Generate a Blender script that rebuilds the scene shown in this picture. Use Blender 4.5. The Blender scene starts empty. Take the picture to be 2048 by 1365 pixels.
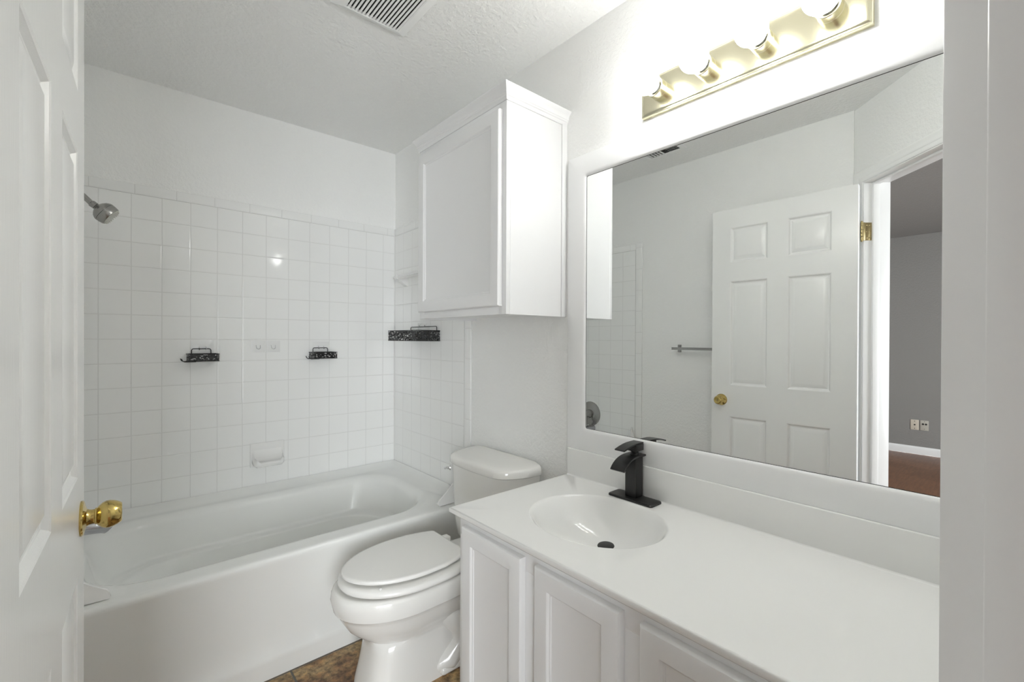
import bpy, bmesh, math, random
from mathutils import Vector, Matrix

random.seed(4)
SC = bpy.context.scene
COL = SC.collection
PI = math.pi

# ------------------------------------------------------------------ camera
H_CAM = 1.2577
YAW, PITCH, ROLL = math.radians(40.947), math.radians(-0.2132), math.radians(0.2364)
FPX = 902.484
cam_d = bpy.data.cameras.new('camera')
cam_d.sensor_width = 36.0
cam_d.lens = FPX / 2048.0 * 36.0
cam_d.clip_start = 0.02
cam = bpy.data.objects.new('camera', cam_d)
COL.objects.link(cam)
F = Vector((math.sin(YAW) * math.cos(PITCH), math.cos(YAW) * math.cos(PITCH), math.sin(PITCH)))
R = Vector((math.cos(YAW), -math.sin(YAW), 0.0))
U = R.cross(F)
R2 = R * math.cos(ROLL) + U * math.sin(ROLL)
U2 = -R * math.sin(ROLL) + U * math.cos(ROLL)
cam.matrix_world = Matrix(((R2.x, U2.x, -F.x, 0.0), (R2.y, U2.y, -F.y, 0.0), (R2.z, U2.z, -F.z, H_CAM), (0, 0, 0, 1)))
SC.camera = cam

# ------------------------------------------------------------------ world, exposure, light levels
BULB_STRENGTH = 39.0
SKY_STRENGTH = 15.5
W = bpy.data.worlds.new('World')
SC.world = W
W.use_nodes = True
W.node_tree.nodes['Background'].inputs[0].default_value = (0.93, 0.97, 1.0, 1)
W.node_tree.nodes['Background'].inputs[1].default_value = SKY_STRENGTH
SC.view_settings.view_transform = 'Standard'
SC.view_settings.look = 'None'
SC.view_settings.gamma = 1.0
SC.view_settings.use_curve_mapping = False
SC.view_settings.exposure = 0.0
SC.cycles.max_bounces = 24
SC.cycles.diffuse_bounces = 20
SC.cycles.glossy_bounces = 8
SC.cycles.transparent_max_bounces = 16
SC.cycles.sample_clamp_indirect = 20.0
SC.cycles.caustics_reflective = True
SC.cycles.caustics_refractive = False

# ------------------------------------------------------------------ room dimensions (metres, camera above the origin)
CEIL = 2.44
XR, XL, YB = 1.3303, -0.19, 2.6808          # vanity wall, shower wall, tub wall
YN = -0.295                                  # wall at the near end of the vanity
WT = 0.115
BX0, BX1, BY0, BY1 = -4.05, 1.445, -3.0, 1.75   # bedroom

# ------------------------------------------------------------------ node helpers
def new_mat(name, color=(.8, .8, .8), rough=.5, metal=0.0, spec=.5, coat=0.0):
    m = bpy.data.materials.new(name)
    m.use_nodes = True
    b = m.node_tree.nodes['Principled BSDF']
    b.inputs['Base Color'].default_value = (*color, 1)
    b.inputs['Roughness'].default_value = rough
    b.inputs['Metallic'].default_value = metal
    b.inputs['Specular IOR Level'].default_value = spec
    b.inputs['Coat Weight'].default_value = coat
    return m

class NT:
    def __init__(s, m):
        s.m = m; s.t = m.node_tree; s.b = s.t.nodes['Principled BSDF']
    def n(s, typ, **kw):
        x = s.t.nodes.new(typ)
        for k, v in kw.items():
            setattr(x, k, v)
        return x
    def l(s, a, b):
        s.t.links.new(a, b)
    def val(s, x, sock):
        if hasattr(x, 'is_output'):
            s.l(x, sock)
        else:
            sock.default_value = x
    def math(s, op, a, b=0.0, c=0.0):
        x = s.n('ShaderNodeMath', operation=op)
        s.val(a, x.inputs[0]); s.val(b, x.inputs[1]); s.val(c, x.inputs[2])
        return x.outputs[0]
    def ramp(s, fac, stops):
        x = s.n('ShaderNodeValToRGB')
        e = x.color_ramp.elements
        while len(e) > 1:
            e.remove(e[0])
        e[0].position, e[0].color = stops[0][0], (*stops[0][1], 1)
        for p, c in stops[1:]:
            k = e.new(p); k.color = (*c, 1)
        s.l(fac, x.inputs[0])
        return x.outputs[0]
    def mix(s, fac, a, b):
        x = s.n('ShaderNodeMix', data_type='RGBA')
        s.val(fac, x.inputs[0])
        for v, i in ((a, 6), (b, 7)):
            if hasattr(v, 'is_output'):
                s.l(v, x.inputs[i])
            else:
                x.inputs[i].default_value = (*v, 1)
        return x.outputs[2]
    def coord(s):
        return s.n('ShaderNodeTexCoord').outputs['Object']
    def noise(s, co, scale, detail=2.0, rough=.5):
        x = s.n('ShaderNodeTexNoise')
        x.inputs['Scale'].default_value = scale
        x.inputs['Detail'].default_value = detail
        x.inputs['Roughness'].default_value = rough
        s.l(co, x.inputs['Vector'])
        return x.outputs['Fac']
    def bump(s, h, strength, dist):
        x = s.n('ShaderNodeBump')
        x.inputs['Strength'].default_value = strength
        x.inputs['Distance'].default_value = dist
        s.l(h, x.inputs['Height'])
        s.l(x.outputs[0], s.b.inputs['Normal'])

def wall_paint(name, color, scale=70, strength=.26, dist=.004, rough=.55):
    m = new_mat(name, color, rough, spec=.3)
    t = NT(m); co = t.coord()
    a = t.noise(co, scale, 3)
    b = t.noise(co, scale * 2.7, 2)
    h = t.math('ADD', t.math('MULTIPLY', a, .75), t.math('MULTIPLY', b, .25))
    h = t.ramp(h, [(0.40, (0, 0, 0)), (0.62, (1, 1, 1))])
    t.bump(h, strength, dist)
    return m

def tile_mat(name, axis, u0, z0, pu, pz, color=(.87, .875, .868), grout=(.75, .752, .742)):
    """square glazed tiles with a narrow grout joint; axis 0 = joints along x, 1 = along y (object space)"""
    m = new_mat(name, color, .09, spec=.5)
    t = NT(m); co = t.coord()
    sep = t.n('ShaderNodeSeparateXYZ'); t.l(co, sep.inputs[0])
    u = sep.outputs[axis]; z = sep.outputs[2]
    def edge(v, o, p):
        f = t.math('FRACT', t.math('DIVIDE', t.math('SUBTRACT', v, o - 50 * p), p))
        d = t.math('MINIMUM', f, t.math('SUBTRACT', 1.0, f))
        return t.math('MULTIPLY', d, p)
    d = t.math('MINIMUM', edge(u, u0, pu), edge(z, z0, pz))
    line = t.n('ShaderNodeMapRange'); line.clamp = True
    line.inputs['From Min'].default_value = .0010; line.inputs['From Max'].default_value = .0018
    t.l(d, line.inputs['Value'])
    pil = t.n('ShaderNodeMapRange'); pil.clamp = True; pil.interpolation_type = 'SMOOTHSTEP'
    pil.inputs['From Min'].default_value = .0004; pil.inputs['From Max'].default_value = .0045
    t.l(d, pil.inputs['Value'])
    # grout is a little dirtier in places
    g = t.mix(t.noise(co, 5.0, 3), grout, tuple(c * .88 for c in grout))
    t.l(t.mix(line.outputs[0], g, color), t.b.inputs['Base Color'])
    t.l(t.math('SUBTRACT', .62, t.math('MULTIPLY', line.outputs[0], .53)), t.b.inputs['Roughness'])
    w = t.math('MULTIPLY', t.noise(co, 9.0, 1), .25)
    t.bump(t.math('ADD', pil.outputs[0], w), .35, .0016)
    return m

# ------------------------------------------------------------------ materials
M = {}
M['wall'] = wall_paint('wall_paint_white', (.875, .88, .872))
M['ceil'] = wall_paint('ceiling_paint_white', (.875, .88, .872), 55, .5)
M['beddim'] = wall_paint('bedroom_dimmed_paint', (.27, .264, .253), 60, .3)  # dimness of the far bedroom wall and ceiling put into a darker colour
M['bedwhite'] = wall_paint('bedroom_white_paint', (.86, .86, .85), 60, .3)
M['trim'] = new_mat('gloss_trim_paint', (.87, .875, .87), .28)
M['frame'] = new_mat('smooth_white_board', (.87, .875, .88), .35)
M['cab'] = new_mat('white_cabinet_paint', (.86, .865, .87), .34)
M['wcab'] = new_mat('wall_cabinet_paint', (.79, .795, .80), .34)
M['porc'] = new_mat('white_porcelain', (.82, .815, .79), .06)
M['seat'] = new_mat('white_toilet_seat', (.85, .845, .825), .18)
M['acryl'] = new_mat('white_bathtub_enamel', (.84, .848, .832), .14)
M['marble'] = new_mat('cultured_marble', (.87, .872, .86), .12)
M['ceramic'] = new_mat('white_ceramic', (.84, .84, .83), .08)
M['tile_back'] = tile_mat('back_wall_tiles', 0, -.0740, .481, .11, .11)
M['tile_side'] = tile_mat('side_wall_tiles', 1, 1.897, .481, .11, .11)
M['trim_back'] = tile_mat('back_trim_tiles', 0, .0480, 1.911, .1533, 1.0)
M['trim_side'] = tile_mat('side_trim_tiles', 1, 1.943, 1.911, .1533, 1.0)
M['trim_vert'] = tile_mat('vertical_trim_tiles', 1, 1.897, .545, 1.0, .1533)
M['caulk'] = new_mat('white_caulk', (.86, .86, .85), .4)
M['chrome'] = new_mat('chrome', (.80, .80, .81), .12, 1.0)
M['satin'] = new_mat('satin_chrome', (.50, .50, .52), .16, 1.0)
M['nickel'] = new_mat('brushed_nickel', (.36, .355, .34), .27, 1.0)
M['black'] = new_mat('matte_black_metal', (.012, .012, .012), .33, 0.0, .5)
M['blackhole'] = new_mat('dark_void', (.02, .02, .019), .8)
M['bulb'] = new_mat('lit_bulb_glass', (1, 1, 1), .3)
b_ = M['bulb'].node_tree.nodes['Principled BSDF']
b_.inputs['Emission Color'].default_value = (.985, .985, .965, 1)
b_.inputs['Emission Strength'].default_value = BULB_STRENGTH
M['collar'] = new_mat('grey_socket_collar', (.22, .23, .25), .3, .6)
M['rubber'] = new_mat('grey_rubber', (.55, .55, .50), .6)
M['clear'] = new_mat('clear_adhesive_plastic', (.80, .805, .80), .2)
M['acrylbar'] = new_mat('milky_plastic', (.84, .84, .83), .2)
M['almond'] = new_mat('almond_plastic', (.62, .56, .47), .4)
M['greyplate'] = new_mat('grey_plastic', (.50, .48, .42), .4)
M['mirror'] = new_mat('mirror_silver', (.90, .915, .91), .0, 1.0)
M['mirroredge'] = new_mat('mirror_edge', (.05, .055, .05), .3)

def brass(name, color, rough, worn):
    m = new_mat(name, color, rough, 1.0)
    t = NT(m); co = t.coord()
    n = t.noise(co, 90, 4, .6)
    k = t.ramp(n, [(.56, (0, 0, 0)), (.70, (1, 1, 1))])
    dark = tuple(c * .42 for c in color)
    t.l(t.mix(t.math('MULTIPLY', k, worn), color, dark), t.b.inputs['Base Color'])
    t.l(t.math('ADD', rough, t.math('MULTIPLY', k, .22 * worn)), t.b.inputs['Roughness'])
    return m
M['brass'] = brass('tarnished_brass', (.62, .47, .17), .13, .8)
M['brassplate'] = brass('polished_brass_plate', (.78, .74, .55), .22, .0)
M['hinge'] = brass('aged_brass', (.42, .34, .17), .3, .6)

def door_paint():
    m = new_mat('door_paint', (.87, .876, .87), .24)
    t = NT(m); co = t.coord()
    mp = t.n('ShaderNodeMapping'); mp.inputs['Scale'].default_value = (1, 1, .03)
    t.l(co, mp.inputs[0])
    n = t.noise(mp.outputs[0], 420, 3)
    t.bump(n, .12, .0012)
    return m
M['door'] = door_paint()

def slate_floor():
    m = new_mat('brown_slate_tile', (.2, .13, .07), .35)
    t = NT(m); co = t.coord()
    n1 = t.noise(co, 7, 6, .65); n2 = t.noise(co, 38, 5, .7); n3 = t.noise(co, 3.1, 3, .5)
    base = t.ramp(n1, [(.30, (.06, .038, .022)), (.43, (.23, .12, .05)), (.52, (.36, .225, .10)), (.62, (.42, .30, .15)), (.76, (.19, .125, .065))])
    fine = t.ramp(n2, [(.35, (.32, .30, .27)), (.52, (1.0, 1.0, 1.0)), (.68, (1.65, 1.5, 1.3))])
    mul = t.n('ShaderNodeMix', data_type='RGBA', blend_type='MULTIPLY'); mul.inputs[0].default_value = 1
    t.l(base, mul.inputs[6]); t.l(fine, mul.inputs[7])
    blot = t.ramp(n3, [(.40, (.04, .034, .03)), (.52, (1, 1, 1))])
    mul2 = t.n('ShaderNodeMix', data_type='RGBA', blend_type='MULTIPLY'); mul2.inputs[0].default_value = .55
    t.l(mul.outputs[2], mul2.inputs[6]); t.l(blot, mul2.inputs[7])
    sep = t.n('ShaderNodeSeparateXYZ'); t.l(co, sep.inputs[0])
    def edge(v, o, p):
        f = t.math('FRACT', t.math('DIVIDE', t.math('SUBTRACT', v, o - 50 * p), p))
        return t.math('MULTIPLY', t.math('MINIMUM', f, t.math('SUBTRACT', 1.0, f)), p)
    d = t.math('MINIMUM', edge(sep.outputs[0], .487, .33), edge(sep.outputs[1], 1.50, .33))
    ln = t.n('ShaderNodeMapRange'); ln.inputs['From Min'].default_value = .003; ln.inputs['From Max'].default_value = .0045
    t.l(d, ln.inputs['Value'])
    t.l(t.mix(ln.outputs[0], (.115, .105, .085), mul2.outputs[2]), t.b.inputs['Base Color'])
    t.bump(t.math('ADD', t.math('MULTIPLY', n2, .4), ln.outputs[0]), .5, .002)
    return m
M['floor'] = slate_floor()

def wood_floor():
    m = new_mat('reddish_laminate', (.2, .09, .04), .38)
    t = NT(m); co = t.coord()
    br = t.n('ShaderNodeTexBrick')
    br.inputs['Scale'].default_value = 1.0
    br.inputs['Brick Width'].default_value = 1.2; br.inputs['Row Height'].default_value = .19
    br.inputs['Mortar Size'].default_value = .0012
    br.inputs['Color1'].default_value = (.235, .112, .055, 1); br.inputs['Color2'].default_value = (.175, .076, .034, 1)
    br.inputs['Mortar'].default_value = (.06, .03, .015, 1)
    mp = t.n('ShaderNodeMapping'); mp.inputs['Rotation'].default_value = (0, 0, 1.2)
    t.l(co, mp.inputs[0]); t.l(mp.outputs[0], br.inputs['Vector'])
    mp2 = t.n('ShaderNodeMapping'); mp2.inputs['Rotation'].default_value = (0, 0, 1.2); mp2.inputs['Scale'].default_value = (1, 9, 1)
    t.l(co, mp2.inputs[0])
    g = t.ramp(t.noise(mp2.outputs[0], 6, 5, .6), [(.3, (.7, .62, .58)), (.7, (1.2, 1.15, 1.1))])
    mul = t.n('ShaderNodeMix', data_type='RGBA', blend_type='MULTIPLY'); mul.inputs[0].default_value = 1
    t.l(br.outputs[0], mul.inputs[6]); t.l(g, mul.inputs[7])
    t.l(mul.outputs[2], t.b.inputs['Base Color'])
    return m
M['wood'] = wood_floor()

def pierced(name, scale, cut):
    """thin black sheet metal pierced all over with small leaf shaped holes"""
    m = new_mat(name, (.012, .012, .012), .35)
    t = NT(m); co = t.coord()
    v = t.n('ShaderNodeTexVoronoi'); v.inputs['Scale'].default_value = scale
    mp = t.n('ShaderNodeMapping'); mp.inputs['Scale'].default_value = (1, 1, 1.35)
    t.l(co, mp.inputs[0]); t.l(mp.outputs[0], v.inputs['Vector'])
    k = t.math('GREATER_THAN', v.outputs['Distance'], cut)
    t.l(k, t.b.inputs['Alpha'])
    return m
M['pierced_leaf'] = pierced('pierced_black_metal', 78, .48)
M['pierced_fine'] = pierced('finely_pierced_black_metal', 85, .48)

# ------------------------------------------------------------------ mesh helpers
FR = {}

class B:
    def __init__(s):
        s.bm = bmesh.new()
    def v(s, p):
        return s.bm.verts.new(Vector(p))
    def face(s, vs):
        try:
            return s.bm.faces.new(vs)
        except ValueError:
            return None
    def poly(s, pts):
        s.face([s.v(p) for p in pts])
        return s
    def box(s, x0, x1, y0, y1, z0, z1, bev=0.0, seg=2):
        t = bmesh.new()
        bmesh.ops.create_cube(t, size=1.0)
        for q in t.verts:
            q.co = Vector(((x0 + x1) / 2 + q.co.x * (x1 - x0), (y0 + y1) / 2 + q.co.y * (y1 - y0), (z0 + z1) / 2 + q.co.z * (z1 - z0)))
        if bev > 0:
            bmesh.ops.bevel(t, geom=t.edges[:], offset=bev, segments=seg, profile=.5, affect='EDGES')
        s.add(t)
        return s
    def add(s, t):
        me = bpy.data.meshes.new('tmp'); t.to_mesh(me); t.free()
        s.bm.from_mesh(me); bpy.data.meshes.remove(me)
    def loft(s, rings, closed=True, cap0=False, cap1=False):
        rv = [[s.v(p) for p in r] for r in rings]
        n = len(rv[0])
        for a, b in zip(rv, rv[1:]):
            for i in range(n if closed else n - 1):
                j = (i + 1) % n
                s.face([a[i], a[j], b[j], b[i]])
        if cap0: s.face(rv[0][::-1])
        if cap1: s.face(rv[-1])
        return s
    def lathe(s, prof, org, axis, n=32, cap0=True, cap1=True):
        ax = Vector(axis).normalized()
        e1 = ax.orthogonal().normalized(); e2 = ax.cross(e1)
        org = Vector(org)
        rings = []
        for r, h in prof:
            r = max(r, 1e-5)
            rings.append([org + ax * h + (e1 * math.cos(2 * PI * i / n) + e2 * math.sin(2 * PI * i / n)) * r for i in range(n)])
        return s.loft(rings, True, cap0, cap1)
    def tube(s, pts, r, n=10, caps=True):
        pts = [Vector(p) for p in pts]
        rad = r if isinstance(r, (list, tuple)) else [r] * len(pts)
        rings = []; e1 = None
        for i, p in enumerate(pts):
            d = (pts[min(i + 1, len(pts) - 1)] - pts[max(i - 1, 0)]).normalized()
            e1 = d.orthogonal().normalized() if e1 is None else (e1 - d * e1.dot(d)).normalized()
            e2 = d.cross(e1)
            rings.append([p + (e1 * math.cos(2 * PI * k / n) + e2 * math.sin(2 * PI * k / n)) * rad[i] for k in range(n)])
        return s.loft(rings, True, caps, caps)
    def sphere(s, c, r, n=24, sc=(1, 1, 1)):
        t = bmesh.new()
        bmesh.ops.create_uvsphere(t, u_segments=n, v_segments=n // 2, radius=r)
        for q in t.verts:
            q.co = Vector((c[0] + q.co.x * sc[0], c[1] + q.co.y * sc[1], c[2] + q.co.z * sc[2]))
        s.add(t)
        return s
    def prism(s, prof, p0, p1):
        """profile = list of 3-D points at p0 (offset vector added to reach p1)"""
        d = Vector(p1) - Vector(p0)
        a = [Vector(q) for q in prof]
        return s.loft([a, [q + d for q in a]], True, True, True)
    def panel(s, o, ux, uz, nrm, rect, prof, cap=True):
        """concentric rectangle rings: prof = [(inset, height along nrm), ...]"""
        o, ux, uz, nrm = Vector(o), Vector(ux), Vector(uz), Vector(nrm)
        u0, u1, z0, z1 = rect
        rings = []
        for ins, h in prof:
            rings.append([o + ux * a + uz * b + nrm * h for a, b in ((u0 + ins, z0 + ins), (u1 - ins, z0 + ins), (u1 - ins, z1 - ins), (u0 + ins, z1 - ins))])
        return s.loft(rings, True, False, cap)
    def build(s, name, mat, parent=None, local=False, angle=35, smooth=True):
        bmesh.ops.remove_doubles(s.bm, verts=s.bm.verts[:], dist=1e-5)
        bmesh.ops.recalc_face_normals(s.bm, faces=s.bm.faces[:])
        me = bpy.data.meshes.new(name)
        if parent is not None and not local:
            s.bm.transform(FR[parent].inverted())
        s.bm.to_mesh(me); s.bm.free()
        if smooth:
            for p in me.polygons:
                p.use_smooth = True
            me.set_sharp_from_angle(angle=math.radians(angle))
        me.materials.append(M[mat])
        o = bpy.data.objects.new(name, me)
        COL.objects.link(o)
        if parent is not None:
            o.parent = parent
            FR[o] = FR[parent]
        else:
            FR[o] = Matrix.Identity(4)
        return o

def tag(o, label=None, cat=None, group=None, kind=None):
    if label: o['label'] = label
    if cat: o['category'] = cat
    if group: o['group'] = group
    if kind: o['kind'] = kind
    return o

def thing(name, loc, label, cat, group=None, rz=0.0, kind=None):
    o = bpy.data.objects.new(name, None)
    COL.objects.link(o)
    o.location = loc
    o.rotation_euler = (0, 0, rz)
    o.empty_display_size = .05
    FR[o] = Matrix.Translation(Vector(loc)) @ Matrix.Rotation(rz, 4, 'Z')
    return tag(o, label, cat, group, kind)

def structure(o, label, cat):
    return tag(o, label, cat, None, 'structure')

def rrect(x0, x1, y0, y1, r, z, n=8, m=1):
    """rounded rectangle; m = pieces per straight side"""
    arcs = []
    for cx, cy, a0 in ((x1 - r, y1 - r, 0), (x0 + r, y1 - r, 90), (x0 + r, y0 + r, 180), (x1 - r, y0 + r, 270)):
        arcs.append([(cx + r * math.cos(math.radians(a0 + 90 * k / n)), cy + r * math.sin(math.radians(a0 + 90 * k / n))) for k in range(n + 1)])
    pts = []
    for i, arc in enumerate(arcs):
        pts += arc
        p, q = arc[-1], arcs[(i + 1) % 4][0]
        pts += [(p[0] + (q[0] - p[0]) * k / m, p[1] + (q[1] - p[1]) * k / m) for k in range(1, m)]
    return [Vector((x, y, z(x, y) if callable(z) else z)) for x, y in pts]

# ================================================================== SETTING
def slab(name, x0, x1, y0, y1, z0, z1, mat, label, cat):
    return structure(B().box(x0, x1, y0, y1, z0, z1).build(name, mat, smooth=False), label, cat)

structure(B().poly([(XL - .05, YB + .05, 0), (XR + .05, YB + .05, 0), (XR + .05, YN - .1, 0), (.72, YN - .1, 0), (.62, -.30, 0), (-.30, .62, 0), (XL - .05, .72, 0)][::-1]).build('floor', 'floor', smooth=False),
          'brown slate look tile floor beside the bathtub', 'floor')
structure(B().prism([(XL - .05, YB + .05, CEIL), (XR + .05, YB + .05, CEIL), (XR + .05, YN - .05, CEIL), (.665, YN - .05, CEIL), (-.25, .57, CEIL), (XL - .06, .72, CEIL)], (0, 0, 0), (0, 0, .1)).build('ceiling', 'ceil', smooth=False),
          'white textured bathroom ceiling with the fan grille', 'ceiling')
wb = slab('wall_back', XL - WT, XR + WT, YB, YB + WT, 0, CEIL, 'wall', 'white wall behind the bathtub, tiled below', 'wall')
wr = slab('wall_right', XR, XR + WT, YN - .12, YB, 0, CEIL, 'wall', 'white textured wall behind the vanity and toilet', 'wall')
wl = slab('wall_left', XL - WT, XL, .605, YB, 0, CEIL, 'wall', 'white wall with towel rail, seen in the mirror', 'wall')
slab('wall_near', .70, XR, YN - WT, YN, 0, CEIL, 'wall', 'white wall at the near end of the vanity', 'wall')

# tile surround (children of the walls they cover)
TT = .007
B().box(XL, XR, YB - TT, YB, .479, 1.911).build('tile_field', 'tile_back', wb, smooth=False)
B().box(XL, XR, YB - TT, YB, 1.911, 1.957, .003, 2).build('tile_trim', 'trim_back', wb)
for w_, xa, xb in ((wr, XR - TT, XR), (wl, XL, XL + TT)):
    B().box(xa, xb, 1.897, YB - TT, .30, 1.911).build('tile_field', 'tile_side', w_, smooth=False)
    B().box(xa, xb, 1.897, YB - TT, 1.911, 1.957, .003, 2).build('tile_trim', 'trim_side', w_)
    B().box(xa, xb, 1.842, 1.897, 0.0, 1.957, .003, 2).build('tile_edging', 'trim_vert', w_)
B().box(XR - TT - .005, XR - TT, YB - TT - .005, YB - TT, .4875, 1.955, .0022, 2).build('caulk_bead', 'caulk', wb)

# diagonal doorway wall: local x runs along the wall from the shower wall corner, local y points out of the bathroom
DA = Vector((-.195, .600, 0))
DRZ = -PI / 4                       # local x -> (1,-1)/sqrt2 ; local y(+) -> (1,1)/sqrt2, so outside is local -y
SL, SR, HEAD = .066, .7984, 2.047
DT = .122
wd = thing('wall_door', DA, 'white diagonal wall holding the open doorway, seen in the mirror', 'wall', rz=DRZ, kind='structure')
w1 = B()
w1.box(-.06, SL - .019, -DT, 0, 0, CEIL); w1.box(SR + .019, 1.30, -DT, 0, 0, CEIL); w1.box(SL - .019, SR + .019, -DT, 0, HEAD + .019, CEIL)
w1.build('wall_board', 'wall', wd, local=True, smooth=False)

def trim_thing(name, label):
    return thing(name, DA, label, 'door trim', rz=DRZ, kind='structure')
tj = trim_thing('trim_1', 'white door jamb and stop lining the near doorway')
def jamb(x0, x1, z0, z1):
    return B().box(x0, x1, -DT - .001, .001, z0, z1, .0015, 2)
jamb(SL - .019, SL, 0, HEAD).build('jamb', 'trim', tj, local=True)
jamb(SR, SR + .019, 0, HEAD).build('jamb', 'trim', tj, local=True)
jamb(SL - .019, SR + .019, HEAD, HEAD + .019).build('jamb', 'trim', tj, local=True)
B().box(SL, SL + .011, -.069, -.037, 0, HEAD, .003, 3).build('stop', 'trim', tj, local=True)
B().box(SR - .011, SR, -.069, -.037, 0, HEAD, .003, 3).build('stop', 'trim', tj, local=True)
B().box(SL + .011, SR - .011, -.069, -.037, HEAD - .011, HEAD, .003, 3).build('stop', 'trim', tj, local=True)

def casing(side):
    """colonial casing, mitred, as one swept profile; side=+1 bathroom face (y>0), -1 bedroom face"""
    prof = [(0, 0), (0, .006), (.006, .0085), (.018, .0095), (.024, .013), (.040, .0145), (.050, .016), (.057, .013), (.057, 0)]
    y0 = 0.0 if side > 0 else -DT
    rings = []
    for k in range(4):
        ring = []
        for d, h in prof:
            r = .005 + d
            xx = SL - r if k < 2 else SR + r
            zz = 0.0 if k in (0, 3) else HEAD + r
            ring.append((xx, y0 + side * h, zz))
        rings.append(ring)
    return B().loft(rings, True, True, True)
tc = trim_thing('trim_2', 'white moulded casing around the bathroom side of the doorway')
casing(1).build('casing', 'trim', tc, local=True, angle=25)
tc2 = trim_thing('trim_3', 'white moulded casing around the bedroom side of the doorway')
casing(-1).build('casing', 'trim', tc2, local=True, angle=25)

# bedroom beyond the doorway (behind the camera, seen in the mirror)
structure(B().poly([(BX0, BY0, -.002), (BX1, BY0, -.002), (BX1, YN - .05, -.002), (.665, YN - .05, -.002), (-.25, .57, -.002), (-.25, BY1, -.002), (BX0, BY1, -.002)]).build('floor_bedroom', 'wood', smooth=False),
          'reddish brown laminate floor beyond the doorway', 'floor')
structure(B().poly([(BX0, BY0, CEIL), (BX1, BY0, CEIL), (BX1, YN - .05, CEIL), (.665, YN - .05, CEIL), (-.25, .57, CEIL), (-.25, BY1, CEIL), (BX0, BY1, CEIL)][::-1]).build('ceiling_bedroom', 'beddim', smooth=False),
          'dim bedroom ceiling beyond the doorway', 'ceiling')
slab('wall_bedroom_far', BX0 - .1, BX0, BY0, BY1, 0, CEIL, 'beddim', 'dim bedroom wall with two outlet plates, seen in the mirror', 'wall')
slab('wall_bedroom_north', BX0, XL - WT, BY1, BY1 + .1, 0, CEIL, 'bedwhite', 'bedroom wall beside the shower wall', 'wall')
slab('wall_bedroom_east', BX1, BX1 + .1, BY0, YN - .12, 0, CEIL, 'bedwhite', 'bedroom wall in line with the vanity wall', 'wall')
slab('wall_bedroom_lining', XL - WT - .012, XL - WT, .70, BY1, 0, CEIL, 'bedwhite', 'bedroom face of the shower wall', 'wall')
WX0, WX1, WZ0, WZ1 = -2.60, -.42, .08, 2.25  # unseen window opening, added to fill the bathroom with daylight
ws = B()
ws.box(BX0, WX0, BY0 - .1, BY0, 0, CEIL); ws.box(WX1, BX1, BY0 - .1, BY0, 0, CEIL)
ws.box(WX0, WX1, BY0 - .1, BY0, 0, WZ0); ws.box(WX0, WX1, BY0 - .1, BY0, WZ1, CEIL)
structure(ws.build('wall_bedroom_south', 'bedwhite', smooth=False), 'bedroom wall with an added window opening, behind the camera', 'wall')
wn = thing('window_added', ((WX0 + WX1) / 2, BY0 - .05, WZ0), 'added unseen window behind the camera, a source of fill daylight', 'window', kind='structure')
wf = B()
for a, b_2, c, d in ((WX0, WX0 + .05, WZ0, WZ1), (WX1 - .05, WX1, WZ0, WZ1), (WX0, WX1, WZ0, WZ0 + .05), (WX0, WX1, WZ1 - .05, WZ1), ((WX0 + WX1) / 2 - .03, (WX0 + WX1) / 2 + .03, WZ0, WZ1)):
    wf.box(a, b_2, BY0 - .08, BY0 - .03, c, d, .004)
wf.build('added_window_frame', 'trim', wn)
# baseboard on the far bedroom wall
bb = [(0, 0), (.012, 0), (.012, .055), (.009, .068), (.006, .075), (0, .083)]
structure(B().prism([(BX0 + a, BY0, z) for a, z in bb], (0, BY0, 0), (0, BY1, 0)).build('baseboard_far', 'trim', angle=20),
          'white moulded baseboard on the bedroom wall', 'baseboard')

# portal guides sky fill light in through the added, unseen bedroom window
pl = bpy.data.lights.new('added_window_portal', 'AREA')
pl.shape = 'RECTANGLE'; pl.size = WX1 - WX0; pl.size_y = WZ1 - WZ0
pl.cycles.is_portal = True
po = bpy.data.objects.new('added_window_portal', pl)
po.location = ((WX0 + WX1) / 2, BY0 - .11, (WZ0 + WZ1) / 2)
po.rotation_euler = (PI / 2, 0, 0)
COL.objects.link(po)

# ================================================================== DOOR (open, nearly parallel to the shower wall)
A_H = Vector((-.081, .563, 0)); A_F = Vector((-.0565, 1.272, 0))
tdir = (A_F - A_H).normalized()
DW = (A_F - A_H).length
drz = math.atan2(tdir.y, tdir.x)      # local x along the leaf from hinge; visible face at local y = 0, leaf body at y > 0
DTH, DZ0, DZ1 = .035, .010, 2.028
door = thing('door_1', (A_H.x, A_H.y, 0), 'white six panel door standing open along the shower wall', 'door', rz=drz, kind='structure')
us = [(.107, .305), (.405, .604)]
zs = [(.245, .809), (.994, 1.604), (1.716, 1.919)]
prof = [(0, 0), (.0035, -.002), (.009, -.009), (.012, -.0102), (.0155, -.0102), (.033, -.0030), (.036, -.0022)]
dl = B()
def door_face(y, nsign):
    ue = [0] + [q for p in us for q in p] + [DW]
    ze = [DZ0] + [q for p in zs for q in p] + [DZ1]
    for i in range(len(ue) - 1):
        for j in range(len(ze) - 1):
            if i % 2 == 1 and j % 2 == 1:
                dl.panel((0, y, 0), (1, 0, 0), (0, 0, 1), (0, nsign, 0), (ue[i], ue[i + 1], ze[j], ze[j + 1]), prof)
            else:
                dl.poly([(ue[i], y, ze[j]), (ue[i + 1], y, ze[j]), (ue[i + 1], y, ze[j + 1]), (ue[i], y, ze[j + 1])])
door_face(0, -1); door_face(DTH, 1)
for x in (0, DW):
    dl.poly([(x, 0, DZ0), (x, DTH, DZ0), (x, DTH, DZ1), (x, 0, DZ1)])
for z in (DZ0, DZ1):
    dl.poly([(0, 0, z), (DW, 0, z), (DW, DTH, z), (0, DTH, z)])
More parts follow.
